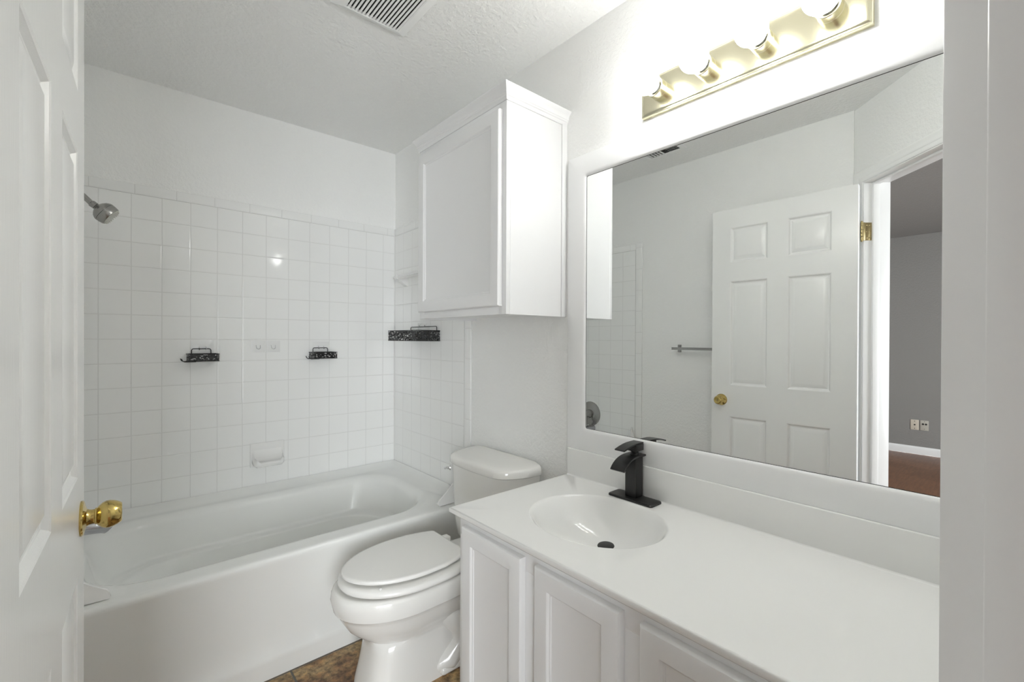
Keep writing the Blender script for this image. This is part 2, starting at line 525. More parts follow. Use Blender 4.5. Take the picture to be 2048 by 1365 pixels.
dl.build('leaf', 'door', door, local=True, angle=22)
# knobs: rosette, neck, tulip shaped grip
KU, KZ = .652, .904
kp = [(.0335, 0), (.0335, .0025), (.0315, .0048), (.0220, .0072), (.0165, .0092), (.0146, .0125), (.0138, .0160), (.0138, .0202), (.0156, .0210), (.0160, .0235),
      (.0195, .0265), (.0240, .0315), (.0265, .0375), (.0266, .0430), (.0250, .0495), (.0222, .0555), (.0192, .0600), (.0176, .0612), (.0140, .0604), (.006, .0600)]
kn = B().lathe(kp, (KU, 0, KZ), (0, -1, 0), 40).build('door_knob', 'brass', door, local=True, angle=28)
B().lathe([(.0050, .0596), (.0050, .0612), (.0018, .0615)], (KU, 0, KZ), (0, -1, 0), 20).build('knob_button', 'hinge', kn, local=True)
B().lathe([(p, h * .82) for p, h in kp], (KU, DTH, KZ), (0, 1, 0), 32).build('door_knob', 'brass', door, local=True, angle=28)
B().box(DW - .0005, DW + .0012, .006, .029, KZ - .028, KZ + .028, .0004).build('latch_plate', 'brass', door, local=True)
# hinges: one leaf on the jamb, a barrel, one leaf on the door edge
def hinge(zc):
    h = B()
    h.box(SL - .0002, SL + .0022, -.036, -.002, zc - .0445, zc + .0445, .0006)
    for sy in (-.012, -.025):
        for dz in (-.032, 0.0, .032):
            h.sphere((SL + .0022, sy + (.004 if dz == 0 else 0), zc + dz), .0036, 8, (.35, 1, 1))
    for k in range(5):
        z = zc - .0445 + k * .0178
        h.lathe([(.0055, .0004), (.0064, .001), (.0064, .0168), (.0055, .0174)], (SL + .004, .0125, z), (0, 0, 1), 16)
    h.sphere((SL + .004, .0125, zc + .047), .0055, 10); h.sphere((SL + .004, .0125, zc - .047), .0055, 10)
    h.box(SL + .0002, SL + .0062, -.002, .0125, zc - .0445, zc + .0445, .0006)
    h.bm.transform(Matrix.Translation(DA) @ Matrix.Rotation(DRZ, 4, 'Z'))
    return h
for zc in (1.803, .22):
    hinge(zc).build('hinge', 'hinge', door)

# ================================================================== BATHTUB
tub = thing('bathtub', (.57, 2.26, 0), 'white enamelled alcove bathtub with a smooth front apron', 'bathtub')
TX0, TX1, TY0, TY1 = XL + .0085, XR - .0085, 1.852, YB - .0085
def zrim(zb, zf):
    return lambda x, y: zf + (zb - zf) * max(0.0, min(1.0, (y - 1.93) / .10))
rings = [rrect(TX0, TX1, TY0, TY1, .003, zrim(.485, .4435), 10, 14),
         rrect(TX0 + .008, TX1 - .008, TY0 + .002, TY1 - .009, .006, zrim(.480, .4440), 10, 14),
         rrect(TX0 + .018, TX1 - .018, TY0 + .006, TY1 - .020, .02, zrim(.464, .4446), 10, 14),
         rrect(TX0 + .045, TX1 - .045, TY0 + .020, TY1 - .052, .05, zrim(.456, .4450), 10, 14),
         rrect(-.140, 1.230, 1.905, 2.608, .20, zrim(.4540, .4454), 10, 14),
         rrect(-.128, 1.212, 1.915, 2.590, .20, zrim(.4550, .4456), 10, 14),
         rrect(-.112, 1.186, 1.926, 2.570, .21, zrim(.4520, .4450), 10, 14),
         rrect(-.103, 1.174, 1.933, 2.558, .21, .4430, 10, 14),
         rrect(-.098, 1.167, 1.938, 2.551, .21, .4340, 10, 14),
         rrect(-.094, 1.162, 1.941, 2.547, .21, .4200, 10, 14),
         rrect(-.060, 1.132, 1.958, 2.526, .22, .3000, 10, 14),
         rrect(-.056, 1.128, 1.961, 2.523, .22, .2900, 10, 14),
         rrect(-.050, 1.121, 1.965, 2.518, .22, .2845, 10, 14),
         rrect(-.040, 1.110, 1.972, 2.510, .215, .2815, 10, 14),
         rrect(-.020, 1.090, 1.986, 2.496, .21, .2790, 10, 14),
         rrect(-.012, 1.082, 1.992, 2.490, .21, .2765, 10, 14),
         rrect(-.007, 1.076, 1.996, 2.486, .21, .2700, 10, 14),
         rrect(.030, 1.030, 2.015, 2.466, .20, .1300, 10, 14),
         rrect(.050, 1.000, 2.030, 2.450, .19, .1000, 10, 14),
         rrect(.090, .960, 2.060, 2.420, .16, .0860, 10, 14),
         rrect(.160, .880, 2.120, 2.350, .10, .0800, 10, 14)]
B().loft(rings, True, False, True).build('basin', 'acryl', tub, angle=50)
ap = [(1.868, .4446), (1.856, .4442), (1.848, .4420), (1.842, .4370), (1.8395, .4300), (1.8395, .4200), (1.8420, .4050), (1.8450, .3700), (1.8490, .3000), (1.8520, .2100),
      (1.8520, .1500), (1.8500, .1200), (1.8450, .0960), (1.8385, .0780), (1.8355, .0700), (1.8350, .0600), (1.8350, .0), (1.875, .0)]
B().prism([(TX0, y, z) for y, z in ap], (TX0, 0, 0), (TX1, 0, 0)).build('apron', 'acryl', tub, angle=40)

def splash_guard(side, label):
    xw = XR - TT - .001 if side > 0 else XL + TT + .001
    t = thing('tub_splash_guard', (xw, 1.885, .445), label, 'splash guard', 'corner splash guards on the tub rim')
    pr = [(0, .003), (.156, 0), (.160, .004), (.158, .014), (.150, .026), (.110, .050), (.060, .090), (.030, .125), (.016, .160), (.006, .168), (0, .168)]
    b = B()
    fa_ = [(xw - side * d, 1.872 + .30 * z, 0.4474 + z) for d, z in pr]
    bk_ = [(xw - side * d, 1.884 + .22 * z, 0.4474 + z) for d, z in pr]
    b.loft([fa_, bk_], True, True, True).build('upright', 'ceramic', t, angle=30)
    B().box(min(xw, xw - side * .150), max(xw, xw - side * .150), 1.884, 1.915, 0.4474, .4510, .0012).build('foot', 'ceramic', t)
splash_guard(1, 'white triangular splash guard in the tub corner beside the toilet tank')
splash_guard(-1, 'white triangular splash guard in the tub corner beside the open door')

# ------------------------------------------------------------------ plumbing on the shower wall
YP = 2.285
sh = thing('showerhead', (XL, YP, 1.84), 'brushed nickel shower head on an angled arm, peeking past the open door', 'shower head')
B().lathe([(.028, 0), (.027, .004), (.018, .008), (.012, .009)], (XL + TT, YP, 1.838), (1, 0, 0), 24).build('flange', 'nickel', sh)
B().tube([(XL + TT, YP, 1.838), (-.160, YP, 1.834), (-.140, YP, 1.818), (-.116, YP, 1.792), (-.083, YP, 1.757)], .0095, 14).build('arm', 'nickel', sh)
axs = Vector((.79, -.05, -.61)).normalized(); S0 = Vector((-.083, YP, 1.757))
B().lathe([(.0105, 0), (.0125, .002), (.0125, .016), (.0110, .018)], S0, axs, 18).build('collar', 'nickel', sh, angle=25)
hd = B().lathe([(.011, .016), (.013, .020), (.022, .024), (.0315, .031), (.0370, .039), (.0388, .0450), (.0389, .0460), (.0380, .0468), (.0389, .0476), (.0384, .057), (.0366, .068), (.0350, .0712), (.0305, .0718)], S0, axs, 36).build('head', 'nickel', sh, angle=40)
nz = B().lathe([(.0328, .0712), (.0318, .0738), (.010, .0742), (.0, .0742)], S0, axs, 28)
e1 = axs.orthogonal().normalized(); e2 = axs.cross(e1)
for k in range(22):
    a = 2 * PI * k / 22
    nz.lathe([(.0022, 0), (.0014, .004)], S0 + axs * .0734 + (e1 * math.cos(a) + e2 * math.sin(a)) * .0288, axs, 8)
nz.build('nozzle_ring', 'rubber', hd)

va = thing('shower_valve', (XL + TT, YP + .022, .668), 'round brushed nickel shower valve, seen in the mirror corner', 'valve')
cv = (XL + TT, YP + .022, .668)
B().lathe([(.096, 0), (.095, .003), (.088, .007), (.060, .009), (.052, .013), (.048, .014)], cv, (1, 0, 0), 44).build('escutcheon', 'nickel', va)
B().lathe([(.034, .010), (.033, .030), (.030, .036), (.022, .050), (.020, .062), (.0, .064)], cv, (1, 0, 0), 32).build('hub', 'nickel', va)
B().tube([(cv[0] + .050, cv[1], cv[2]), (cv[0] + .056, cv[1] - .004, cv[2] - .045), (cv[0] + .058, cv[1] - .008, cv[2] - .085)], [.010, .008, .009], 12).build('lever', 'nickel', va)

sp = thing('tub_spout', (XL + TT, YP, .56), 'chrome tub spout below the brass door knob', 'spout')
B().tube([(XL + TT, YP, .557), (-.12, YP, .557), (-.075, YP, .553), (-.045, YP, .545), (-.034, YP, .532)], [.027, .027, .026, .023, .017], 20).build('spout_body', 'satin', sp, angle=50)
B().lathe([(.006, 0), (.006, .012), (.009, .014), (.009, .022), (.0, .023)], (-.065, YP, .575), (0, 0, 1), 14).build('diverter_knob', 'chrome', sp)

# ------------------------------------------------------------------ things on the tiled walls
sd = thing('soap_dish', (.592, YB, .58), 'white ceramic soap dish fixed to the tiles above the tub', 'soap dish')
B().box(.510, .674, YB - TT - .010, YB - TT, .582, .706, .0045, 3).build('back_plate', 'ceramic', sd)
dish = B()
rs = []
for (y, zt, zb, xi) in ((.000, .674, .586, .008), (.010, .652, .584, .009), (.024, .636, .5835, .010), (.042, .630, .585, .012), (.054, .629, .589, .015), (.061, .626, .596, .019), (.064, .620, .604, .024)):
    x0, x1 = .510 + xi, .674 - xi
    yy = YB - TT - .008 - y
    c = (zt - zb) * .25
    rs.append([(x0 + c, yy, zb), (x1 - c, yy, zb), (x1, yy, zb + c), (x1, yy, zt - c), (x1 - .006, yy, zt), (x1 - .016, yy, zt - .012 * min(1, y * 30)), (x0 + .016, yy, zt - .012 * min(1, y * 30)), (x0 + .006, yy, zt), (x0, yy, zt - c), (x0, yy, zb + c)])
dish.loft(rs, True, True, True).build('tray', 'ceramic', sd, angle=60)

def adhesive_hook(xc, label):
    t = thing('adhesive_hook', (xc, YB - TT, 1.184), label, 'hook', 'clear adhesive hooks on the tiles')
    B().box(xc - .033, xc + .033, YB - TT - .0015, YB - TT, 1.184, 1.246, .0006).build('plate', 'clear', t)
    B().tube([(xc - .010, YB - TT - .0015, 1.221), (xc - .009, YB - TT - .010, 1.205), (xc, YB - TT - .014, 1.200), (xc + .009, YB - TT - .010, 1.205), (xc + .010, YB - TT - .0015, 1.221)], .0018, 8).build('hook', 'chrome', t)
adhesive_hook(.548, 'clear adhesive hook plate between the caddies, nearer the left caddy')
adhesive_hook(.620, 'clear adhesive hook plate between the caddies, nearer the right caddy')

def hook_plate(cx, w, z0, z1, label, wall):
    t = thing('adhesive_plate', (cx, YB - TT, z0) if wall == 'back' else (XR - TT, cx, z0), label, 'adhesive plate', 'clear adhesive plates holding the caddies')
    p = B(); h = []
    if wall == 'back':
        p.box(cx - w / 2, cx + w / 2, YB - TT - .0015, YB - TT, z0, z1, .0006)
        for s in (-.014, .014):
            h.append(B().tube([(cx + s, YB - TT - .001, z0 + .052), (cx + s, YB - TT - .008, z0 + .044), (cx + s, YB - TT - .012, z0 + .037), (cx + s, YB - TT - .015, z0 + .046)], .002, 8))
    else:
        p.box(XR - TT - .0015, XR - TT, cx - w / 2, cx + w / 2, z0, z1, .0006)
        for s in (-.03, .03):
            h.append(B().tube([(XR - TT - .001, cx + s, z0 + .060), (XR - TT - .008, cx + s, z0 + .052), (XR - TT - .012, cx + s, z0 + .044), (XR - TT - .015, cx + s, z0 + .053)], .002, 8))
    p.build('plate', 'clear', t)
    for q in h:
        q.build('hook', 'chrome', t)
hook_plate(.305, .092, 1.163, 1.247, 'clear adhesive plate holding the left black caddy', 'back')
hook_plate(.868, .092, 1.163, 1.240, 'clear adhesive plate holding the right black caddy on the back tiles', 'back')
hook_plate(2.30, .14, 1.285, 1.350, 'clear adhesive plate holding the long black caddy under the wall cabinet', 'side')

def basket(t, x0, x1, y0, y1, z0, z1, mat):
    """four pierced sheet sides, a pierced floor and solid rolled rims"""
    e = .0012
    sides = B()
    sides.box(x0, x1, y0, y0 + e, z0, z1).box(x0, x1, y1 - e, y1, z0, z1).box(x0, x0 + e, y0, y1, z0, z1).box(x1 - e, x1, y0, y1, z0, z1)
    sides.build('side_sheet', mat, t, smooth=False)
    B().box(x0, x1, y0, y1, z0, z0 + e).build('floor_sheet', mat, t, smooth=False)
    for z in (z0, z1):
        r = B()
        for a, b_3 in (((x0, y0), (x1, y0)), ((x1, y0), (x1, y1)), ((x1, y1), (x0, y1)), ((x0, y1), (x0, y0))):
            r.tube([(a[0], a[1], z), (b_3[0], b_3[1], z)], .0019, 8)
        r.build('rim', 'black', t)

def caddy(x0, x1, label):
    t = thing('shower_caddy', ((x0 + x1) / 2, YB - TT, 1.146), label, 'shower caddy', 'black pierced metal caddies on the tiles')
    y1 = YB - TT - .003; y0 = y1 - .095
    basket(t, x0, x1, y0, y1, 1.148, 1.181, 'pierced_leaf')
    xa, xb = x0 + .020, x1 - .022
    B().tube([(xa, y1 - .003, 1.180), (xa, y1 - .003, 1.198), (xa + .003, y1 - .003, 1.2035), (xa + .008, y1 - .003, 1.205), (xb - .008, y1 - .003, 1.205), (xb - .003, y1 - .003, 1.2035), (xb, y1 - .003, 1.198), (xb, y1 - .003, 1.180)], .0021, 8).build('hanger', 'black', t)
    for k in (0, 1):
        yy = y0 + .012 + k * .050
        B().tube([(x0 + .030, yy, 1.1455), (x0 - .014, yy, 1.1455), (x0 - .022, yy, 1.150), (x0 - .026, yy, 1.160)], .0021, 8).build('side_hook', 'black', t)
caddy(.240, .361, 'black pierced metal caddy on the back tiles, nearest the shower head')
caddy(.803, .926, 'black pierced metal caddy on the back tiles, nearest the corner')
t3 = thing('shower_caddy', (XR - TT, 2.29, 1.247), 'long black pierced metal caddy in the corner under the wall cabinet', 'shower caddy', 'black pierced metal caddies on the tiles')
basket(t3, 1.176, XR - TT - .003, 2.124, 2.452, 1.248, 1.304, 'pierced_fine')
hx = XR - TT - .006
B().tube([(hx, 2.152, 1.303), (hx, 2.152, 1.321), (hx, 2.155, 1.326), (hx, 2.160, 1.328), (hx, 2.437, 1.328), (hx, 2.443, 1.326), (hx, 2.446, 1.321), (hx, 2.446, 1.303)], .0021, 8).build('hanger', 'black', t3)

def diamond_bar(xc, zc, y0, y1, r):
    return B().prism([(xc - r, y0, zc), (xc, y0, zc + r), (xc + r, y0, zc), (xc, y0, zc - r)], (0, y0, 0), (0, y1, 0))
tb2 = thing('towel_bar', (XR - TT, 2.30, 1.61), 'milky white towel bar on the tiles, half hidden by the wall cabinet', 'towel bar', 'towel bars')
diamond_bar(1.262, 1.628, 1.93, 2.552, .0125).build('bar', 'acrylbar', tb2, smooth=False)
for yy in (2.512, 1.97):
    B().loft([[(XR - TT, yy - .020, 1.578), (XR - TT, yy + .020, 1.578), (XR - TT, yy + .020, 1.652), (XR - TT, yy - .020, 1.652)],
              [(XR - TT - .020, yy - .017, 1.588), (XR - TT - .020, yy + .017, 1.588), (XR - TT - .020, yy + .017, 1.648), (XR - TT - .020, yy - .017, 1.648)],
              [(1.274, yy - .014, 1.612), (1.274, yy + .014, 1.612), (1.274, yy + .014, 1.646), (1.274, yy - .014, 1.646)],
              [(1.250, yy - .012, 1.616), (1.250, yy + .012, 1.616), (1.250, yy + .012, 1.642), (1.250, yy - .012, 1.642)]], True, True, True).build('bracket', 'acrylbar', tb2, angle=20)

tb = thing('towel_bar', (XL, 1.25, 1.20), 'square chrome towel bar beside the open door, seen in the mirror', 'towel bar', 'towel bars')
B().box(-.136, -.126, .93, 1.578, 1.1925, 1.2095, .001).build('bar', 'nickel', tb)
for yy in (1.553, .955):
    B().box(XL, XL + .006, yy - .012, yy + .012, 1.176, 1.226, .001).build('mount', 'nickel', tb)
    B().box(XL + .006, -.134, yy - .007, yy + .007, 1.194, 1.208, .001).build('post', 'nickel', tb)

# ================================================================== WALL CABINET
mat = 'wcab'
wc = thing('wall_cabinet', (1.18, 1.51, 1.347), 'white wall cabinet above the toilet with one panelled door', 'wall cabinet')
CX0, CY0, CY1, CZ0, CZ1 = 1.022, 1.211, 1.815, 1.347, 2.128
c = B()
c.box(CX0 + .019, XR, CY0, CY0 + .014, CZ0, CZ1); c.box(CX0 + .019, XR, CY1 - .014, CY1, CZ0, CZ1)
c.box(CX0 + .019, XR, CY0 + .014, CY1 - .014, CZ1 - .014, CZ1); c.box(CX0 + .019, XR, CY0 + .014, CY1 - .014, CZ0 + .012, CZ0 + .026)
c.box(XR - .006, XR, CY0 + .014, CY1 - .014, CZ0 + .026, CZ1 - .014)
c.build('carcass', mat, wc, smooth=False)
ff = B()
ff.box(CX0, CX0 + .019, CY0, CY0 + .040, CZ0, CZ1, .001); ff.box(CX0, CX0 + .019, CY1 - .040, CY1, CZ0, CZ1, .001)
ff.box(CX0, CX0 + .019, CY0 + .040, CY1 - .040, CZ0, CZ0 + .045, .001); ff.box(CX0, CX0 + .019, CY0 + .040, CY1 - .040, CZ1 - .060, CZ1, .001)
ff.build('face_frame', mat, wc)
B().box(XR - .028, XR, CY0 - .006, CY0, CZ0, CZ1 - .02, .0015).build('scribe_strip', mat, wc)
OGEE = [(0, 0), (0, .012), (.0015, .0155), (.004, .018), (.0075, .019), (.044, .019), (.046, .0180), (.049, .0140), (.052, .0125), (.054, .0125), (.0555, .0105), (.057, .0100)]
def cab_door(name, parent, mat, xf, y0, y1, z0, z1):
    # the door lies on a frame whose face is the plane x = xf, facing -x
    b = B().panel((xf, 0, 0), (0, 1, 0), (0, 0, 1), (-1, 0, 0), (y0, y1, z0, z1), OGEE)
    b.poly([(xf, y0, z0), (xf, y1, z0), (xf, y1, z1), (xf, y0, z1)])
    return b.build(name, mat, parent, angle=28)
cab_door('cabinet_door', wc, mat, CX0 - .001, 1.232, 1.800, 1.376, 2.072)
crown = [(0, 0), (.004, 0), (.006, .004), (.007, .012), (.010, .015), (.0105, .019), (.013, .022), (.014, .030), (.018, .038), (.024, .044), (.026, .048), (.026, .051), (0, .051)]
rings = []
for sx, yb_ in ((0, 0), (1, 0), (1, 1), (0, 1)):
    ring = []
    for d, h in crown:
        x = CX0 - d if sx else XR
        y = CY0 - d if yb_ == 0 else CY1 + d
        ring.append((x, y, 2.098 + h))
    rings.append(ring)
B().loft(rings, True, True, True).build('crown_moulding', mat, wc, angle=22)
B().poly([(CX0 - .02, CY0 - .02, 2.146), (XR, CY0 - .02, 2.146), (XR, CY1 + .02, 2.146), (CX0 - .02, CY1 + .02, 2.146)]).build('top_board', mat, wc, smooth=False)

# ================================================================== TOILET
TYC = 1.548
to = thing('toilet', (.95, TYC, 0), 'white elongated toilet with the lid closed, between tub and vanity', 'toilet')
def egg(z, front, cx, back, hw, eb=.6, ef=1.0, n=28, yc=TYC + .006):
    pts = []
    for k in range(2 * n):
        a = PI * k / n
        ca, sa = math.cos(a), math.sin(a)
        if ca >= 0:
            x = cx - (cx - front) * ca ** ef
            y = hw * math.copysign(abs(sa) ** ef, sa)
        else:
            x = cx + (back - cx) * abs(ca) ** eb
            y = hw * math.copysign(abs(sa) ** eb, sa)
        pts.append(Vector((x, yc + y, z)))
    return pts
bowl = [egg(.381, .570, .80, 1.08, .160, .55), egg(.381, .560, .80, 1.09, .170, .55), egg(.3775, .551, .80, 1.095, .176, .55), egg(.368, .547, .80, 1.10, .180, .55),
        egg(.350, .545, .80, 1.10, .182, .55), egg(.325, .551, .80, 1.10, .180, .55), egg(.313, .554, .80, 1.10, .1780, .55), egg(.3085, .563, .80, 1.10, .1690, .55),
        egg(.290, .571, .80, 1.10, .162, .55), egg(.265, .585, .805, 1.10, .153, .55), egg(.240, .600, .81, 1.10, .144, .55), egg(.215, .626, .815, 1.10, .128, .6),
        egg(.198, .648, .82, 1.10, .116, .6), egg(.186, .662, .82, 1.10, .110, .5), egg(.176, .668, .80, 1.09, .108, .42, .75), egg(.150, .668, .80, 1.08, .108, .4, .68), egg(.080, .655, .80, 1.07, .111, .4, .64),
        egg(.020, .640, .80, 1.08, .116, .4, .62), egg(.0, .638, .80, 1.08, .118, .4, .62)]
B().loft(bowl, True, True, True).build('bowl', 'porc', to, angle=48)
for s in (-1, 1):
    yy = TYC + .006 + s * .088
    B().tube([(.90, yy - s * .03, .27), (.95, yy, .215), (1.00, yy + s * .008, .15), (1.0, yy + s * .012, .09), (.945, yy + s * .010, .045), (.90, yy - s * .005, .03)], [.045, .05, .048, .045, .045, .035], 16).build('trapway', 'porc', to, angle=60)
B().box(.90, 1.20, TYC - .125, TYC + .125, 0.0, .035, .015, 4).build('foot', 'porc', to, angle=50)
B().box(1.03, 1.285, TYC - .12, TYC + .12, .30, .384, .03, 5).build('deck', 'porc', to, angle=50)
seat = [egg(.3885, .585, .81, 1.00, .165, .5), egg(.3885, .578, .81, 1.005, .178, .5), egg(.392, .572, .81, 1.01, .185, .5), egg(.399, .570, .81, 1.012, .187, .5), egg(.407, .573, .81, 1.01, .184, .5), egg(.412, .581, .81, 1.005, .176, .5), egg(.4135, .595, .81, 1.0, .165, .5), egg(.4135, .70, .81, .95, .10, .6)]
B().loft(seat, True, True, True).build('seat', 'seat', to, angle=60)
def lid(z, front, back, hw, hb):
    pts = []
    n = 26
    for k in range(n + 1):
        a = -PI / 2 + PI * k / n
        pts.append(Vector((.83 - (.83 - front) * math.cos(a), TYC + .008 + hw * math.sin(a), z)))
    pts += [Vector((.90, TYC + .008 + hw * .985, z)), Vector((.96, TYC + .008 + (hw + hb) * .5, z)), Vector((back - .006, TYC + .008 + hb, z)), Vector((back, TYC + .008 + hb - .008, z)),
            Vector((back, TYC + .008 - hb + .008, z)), Vector((back - .006, TYC + .008 - hb, z)), Vector((.96, TYC + .008 - (hw + hb) * .5, z)), Vector((.90, TYC + .008 - hw * .985, z))]
    return pts
lr = [lid(0.4235, .592, 1.008, .152, .120), lid(0.4235, .586, 1.014, .158, .125), lid(0.4270, .582, 1.017, .161, .128), lid(0.4330, .582, 1.017, .161, .128), lid(0.4365, .586, 1.014, .158, .125), lid(0.4375, .594, 1.008, .151, .120)]
B().loft(lr, True, True, True).build('seat_lid', 'seat', to, angle=45)
for y in (TYC - .118, TYC + .122):
    B().sphere((.66, y, .4155), .006, 10, (1, 1, .7)).build('bumper', 'acrylbar', to)
for s in (-1, 1):
    y = TYC + .008 + s * .075
    h = B().box(1.006, 1.062, y - .017, y + .017, .3865, .4200, .005, 3).build('hinge', 'seat', to)
    B().lathe([(.006, -.020), (.006, .020)], (1.022, y, .412), (0, 1, 0), 14).build('hinge_pin', 'chrome', h)
# tank, bowed front, and its lid
def tank_outline(z, g, sx=1.0, hs=1.0, yc=TYC - .003):
    half = [(1.317, .238), (1.255, .240), (1.195, .226), (1.145, .199), (1.118, .170), (1.108, .125), (1.104, .06), (1.103, 0)]
    xs = [(1.317 - (1.317 - x) * sx - (g if x < 1.3 else 0) * -1, (h - g) * hs if h > 0 else 0) for x, h in half]
    pts = [Vector((x, yc + h, z)) for x, h in xs] + [Vector((x, yc - h, z)) for x, h in xs[-2::-1]]
    # round the polygon once (corner cutting), keeping the wall side
    for _ in range(2):
        q = []
        for i in range(len(pts)):
            a, b2 = pts[i], pts[(i + 1) % len(pts)]
            q += [a * .75 + b2 * .25, a * .25 + b2 * .75]
        pts = q
    return pts
tk = [tank_outline(.372, .03, .86, .80), tank_outline(.376, .016, .90, .83), tank_outline(.392, .008, .94, .86), tank_outline(.46, .006, .96, .90), tank_outline(.60, .006, .98, .955), tank_outline(.705, .006, 1.0, .985)]
B().loft(tk, True, True, True).build('tank', 'porc', to, angle=50)
tl = [tank_outline(.702, .012), tank_outline(.703, .004), tank_outline(.707, .0), tank_outline(.728, .0), tank_outline(.736, .003), tank_outline(.741, .010), tank_outline(.7435, .028), tank_outline(.7445, .06)]
B().loft(tl, True, True, True).build('tank_lid', 'porc', to, angle=50)
fl = B().lathe([(.011, 0), (.011, .006), (.007, .008), (.006, .018)], (1.126, TYC + .168, .678), (-.85, .5, 0), 16).build('flush_lever', 'chrome', to)
B().tube([(1.114, TYC + .166, .680), (1.110, TYC + .178, .678), (1.112, TYC + .192, .672)], [.005, .0045, .0055], 10).build('lever_arm', 'chrome', fl)

# ================================================================== VANITY
vc = thing('vanity_cabinet', (1.05, .45, 0), 'long white vanity cabinet under the marble countertop', 'vanity cabinet')
VX0, VY1, VY0, VZT = .790, 1.149, YN + .002, .716
v = B()
v.box(VX0 + .019, XR - .001, VY1 - .015, VY1, .0, VZT); v.box(VX0 + .019, XR - .001, VY0, VY0 + .015, .0, VZT)
v.box(VX0 + .019, XR - .001, VY0 + .015, VY1 - .015, .10, .115); v.box(XR - .008, XR - .001, VY0 + .015, VY1 - .015, .115, VZT)
v.build('carcass', 'cab', vc, smooth=False)
doors = [(.853, 1.118), (.551, .805), (.249, .505), (-.055, .203)]
f2 = B()
f2.box(VX0, VX0 + .019, VY0, VY1, .660, VZT, .001); f2.box(VX0, VX0 + .019, VY0, VY1, .10, .150, .001)
edges = [VY1] + [q for d in doors for q in (d[1], d[0])] + [VY0]
for a, b4 in zip(edges[::2], edges[1::2]):
    f2.box(VX0, VX0 + .019, b4 - .012, a + (.012 if a != VY1 else 0), .150, .660, .001)
f2.build('face_frame', 'cab', vc)
B().box(VX0 + .065, VX0 + .080, VY0, VY1, .0, .10).build('toe_kick', 'cab', vc, smooth=False)
for y0, y1 in doors:
    cab_door('vanity_door', vc, 'cab', VX0 - .0005, y0, y1, .128, .697)

ct = thing('countertop', (1.05, .45, .717), 'white cultured marble countertop with a moulded oval basin', 'countertop')
KX0, KX1, KY0, KY1, KZ_, KT = .773, XR - .001, YN + .001, 1.186, .735, .018
SX, SY, SA, SB = 1.056, .838, .206, .181     # basin centre, semi-axes along y and x
N = 96
def rect_pt(a, x0, x1, y0, y1):
    dx, dy = math.cos(a), math.sin(a)
    t = 1e9
    if dx > 1e-9: t = min(t, (x1 - SX) / dx)
    if dx < -1e-9: t = min(t, (x0 - SX) / dx)
    if dy > 1e-9: t = min(t, (y1 - SY) / dy)
    if dy < -1e-9: t = min(t, (y0 - SY) / dy)
    return SX + dx * t, SY + dy * t
YS = .55
angs = [2 * PI * i / N for i in range(N)]
for cx_, cy_ in ((KX0 + .004, KY1 - .004), (KX1, KY1 - .004), (KX0 + .004, YS), (KX1, YS)):
    a = math.atan2(cy_ - SY, cx_ - SX) % (2 * PI)
    i = min(range(N), key=lambda k: abs(angs[k] - a))
    angs[i] = a
def ell(z, k, ox=0.0):
    return [Vector((SX + ox + SB * k * math.cos(a), SY + SA * k * math.sin(a), z)) for a in angs]
outer = [Vector((*rect_pt(a, KX0 + .004, KX1, YS, KY1 - .004), KZ_)) for a in angs]
top = B()
top.loft([outer, ell(KZ_, 1.05), ell(KZ_, 1.02)], True)
top.poly([(KX0 + .004, KY0, KZ_), (KX1, KY0, KZ_), (KX1, YS, KZ_), (KX0 + .004, YS, KZ_)])
# eased front and end edges, underside
edge = [(.004, 0), (.0015, -.0012), (0, -.004), (0, -.014), (.002, -.017), (.006, -.018)]
ring_f = [[(KX0 + d, KY0, KZ_ + h) for d, h in edge], [(KX0 + d, KY1 - d, KZ_ + h) for d, h in edge], [(KX1, KY1 - d, KZ_ + h) for d, h in edge]]
top.loft(ring_f, False)
zu = KZ_ - .018
top.poly([(KX0 + .006, KY0, zu), (VX0 + .03, KY0, zu), (VX0 + .03, KY1 - .006, zu), (KX0 + .006, KY1 - .006, zu)])
top.poly([(VX0 + .03, VY1 - .02, zu), (KX1, VY1 - .02, zu), (KX1, KY1 - .006, zu), (VX0 + .03, KY1 - .006, zu)])
top.build('slab', 'marble', ct, angle=50)
bs = B()
bw = [(1.02, 0, 0), (1.008, -.0005, 0), (.995, -.0020, 0), (.980, -.0050, 0), (.960, -.0105, .0005), (.930, -.0210, .0015), (.880, -.0380, .004), (.800, -.0600, .009), (.700, -.0790, .015), (.580, -.0950, .022), (.440, -.1070, .031), (.280, -.1150, .040), (.140, -.1190, .046)]
bs.loft([ell(KZ_ + h, k, ox) for k, h, ox in bw], True, False, True).build('basin', 'marble', ct, angle=60)
B().box(XR - .017, XR - .0005, KY0, KY1 - .002, KZ_ - .001, .839, .003, 3).build('backsplash', 'marble', ct)
cove = [(XR - .0165, KZ_ + .0055), (XR - .0173, KZ_ + .0035), (XR - .0187, KZ_ + .0014), (XR - .0205, KZ_ + .0003), (XR - .0225, KZ_), (XR - .016, KZ_ - .002)]
B().prism([(x, KY0, z) for x, z in cove], (0, KY0, 0), (0, KY1 - .004, 0)).build('cove', 'marble', ct, angle=60)
dr = B().lathe([(.0215, 0), (.0235, .002), (.022, .004), (.018, .0045)], (SX + .050, SY, KZ_ - .121), (0, 0, 1), 28).build('drain', 'black', ct)
tilt = Vector((-.06, .02, 1))
B().lathe([(.006, -.004), (.006, .010), (.0240, .0115), (.0255, .0135), (.0240, .0158), (.015, .0170), (.0, .0173)], (SX + .050, SY, KZ_ - .112), tilt, 32).build('stopper', 'black', dr)

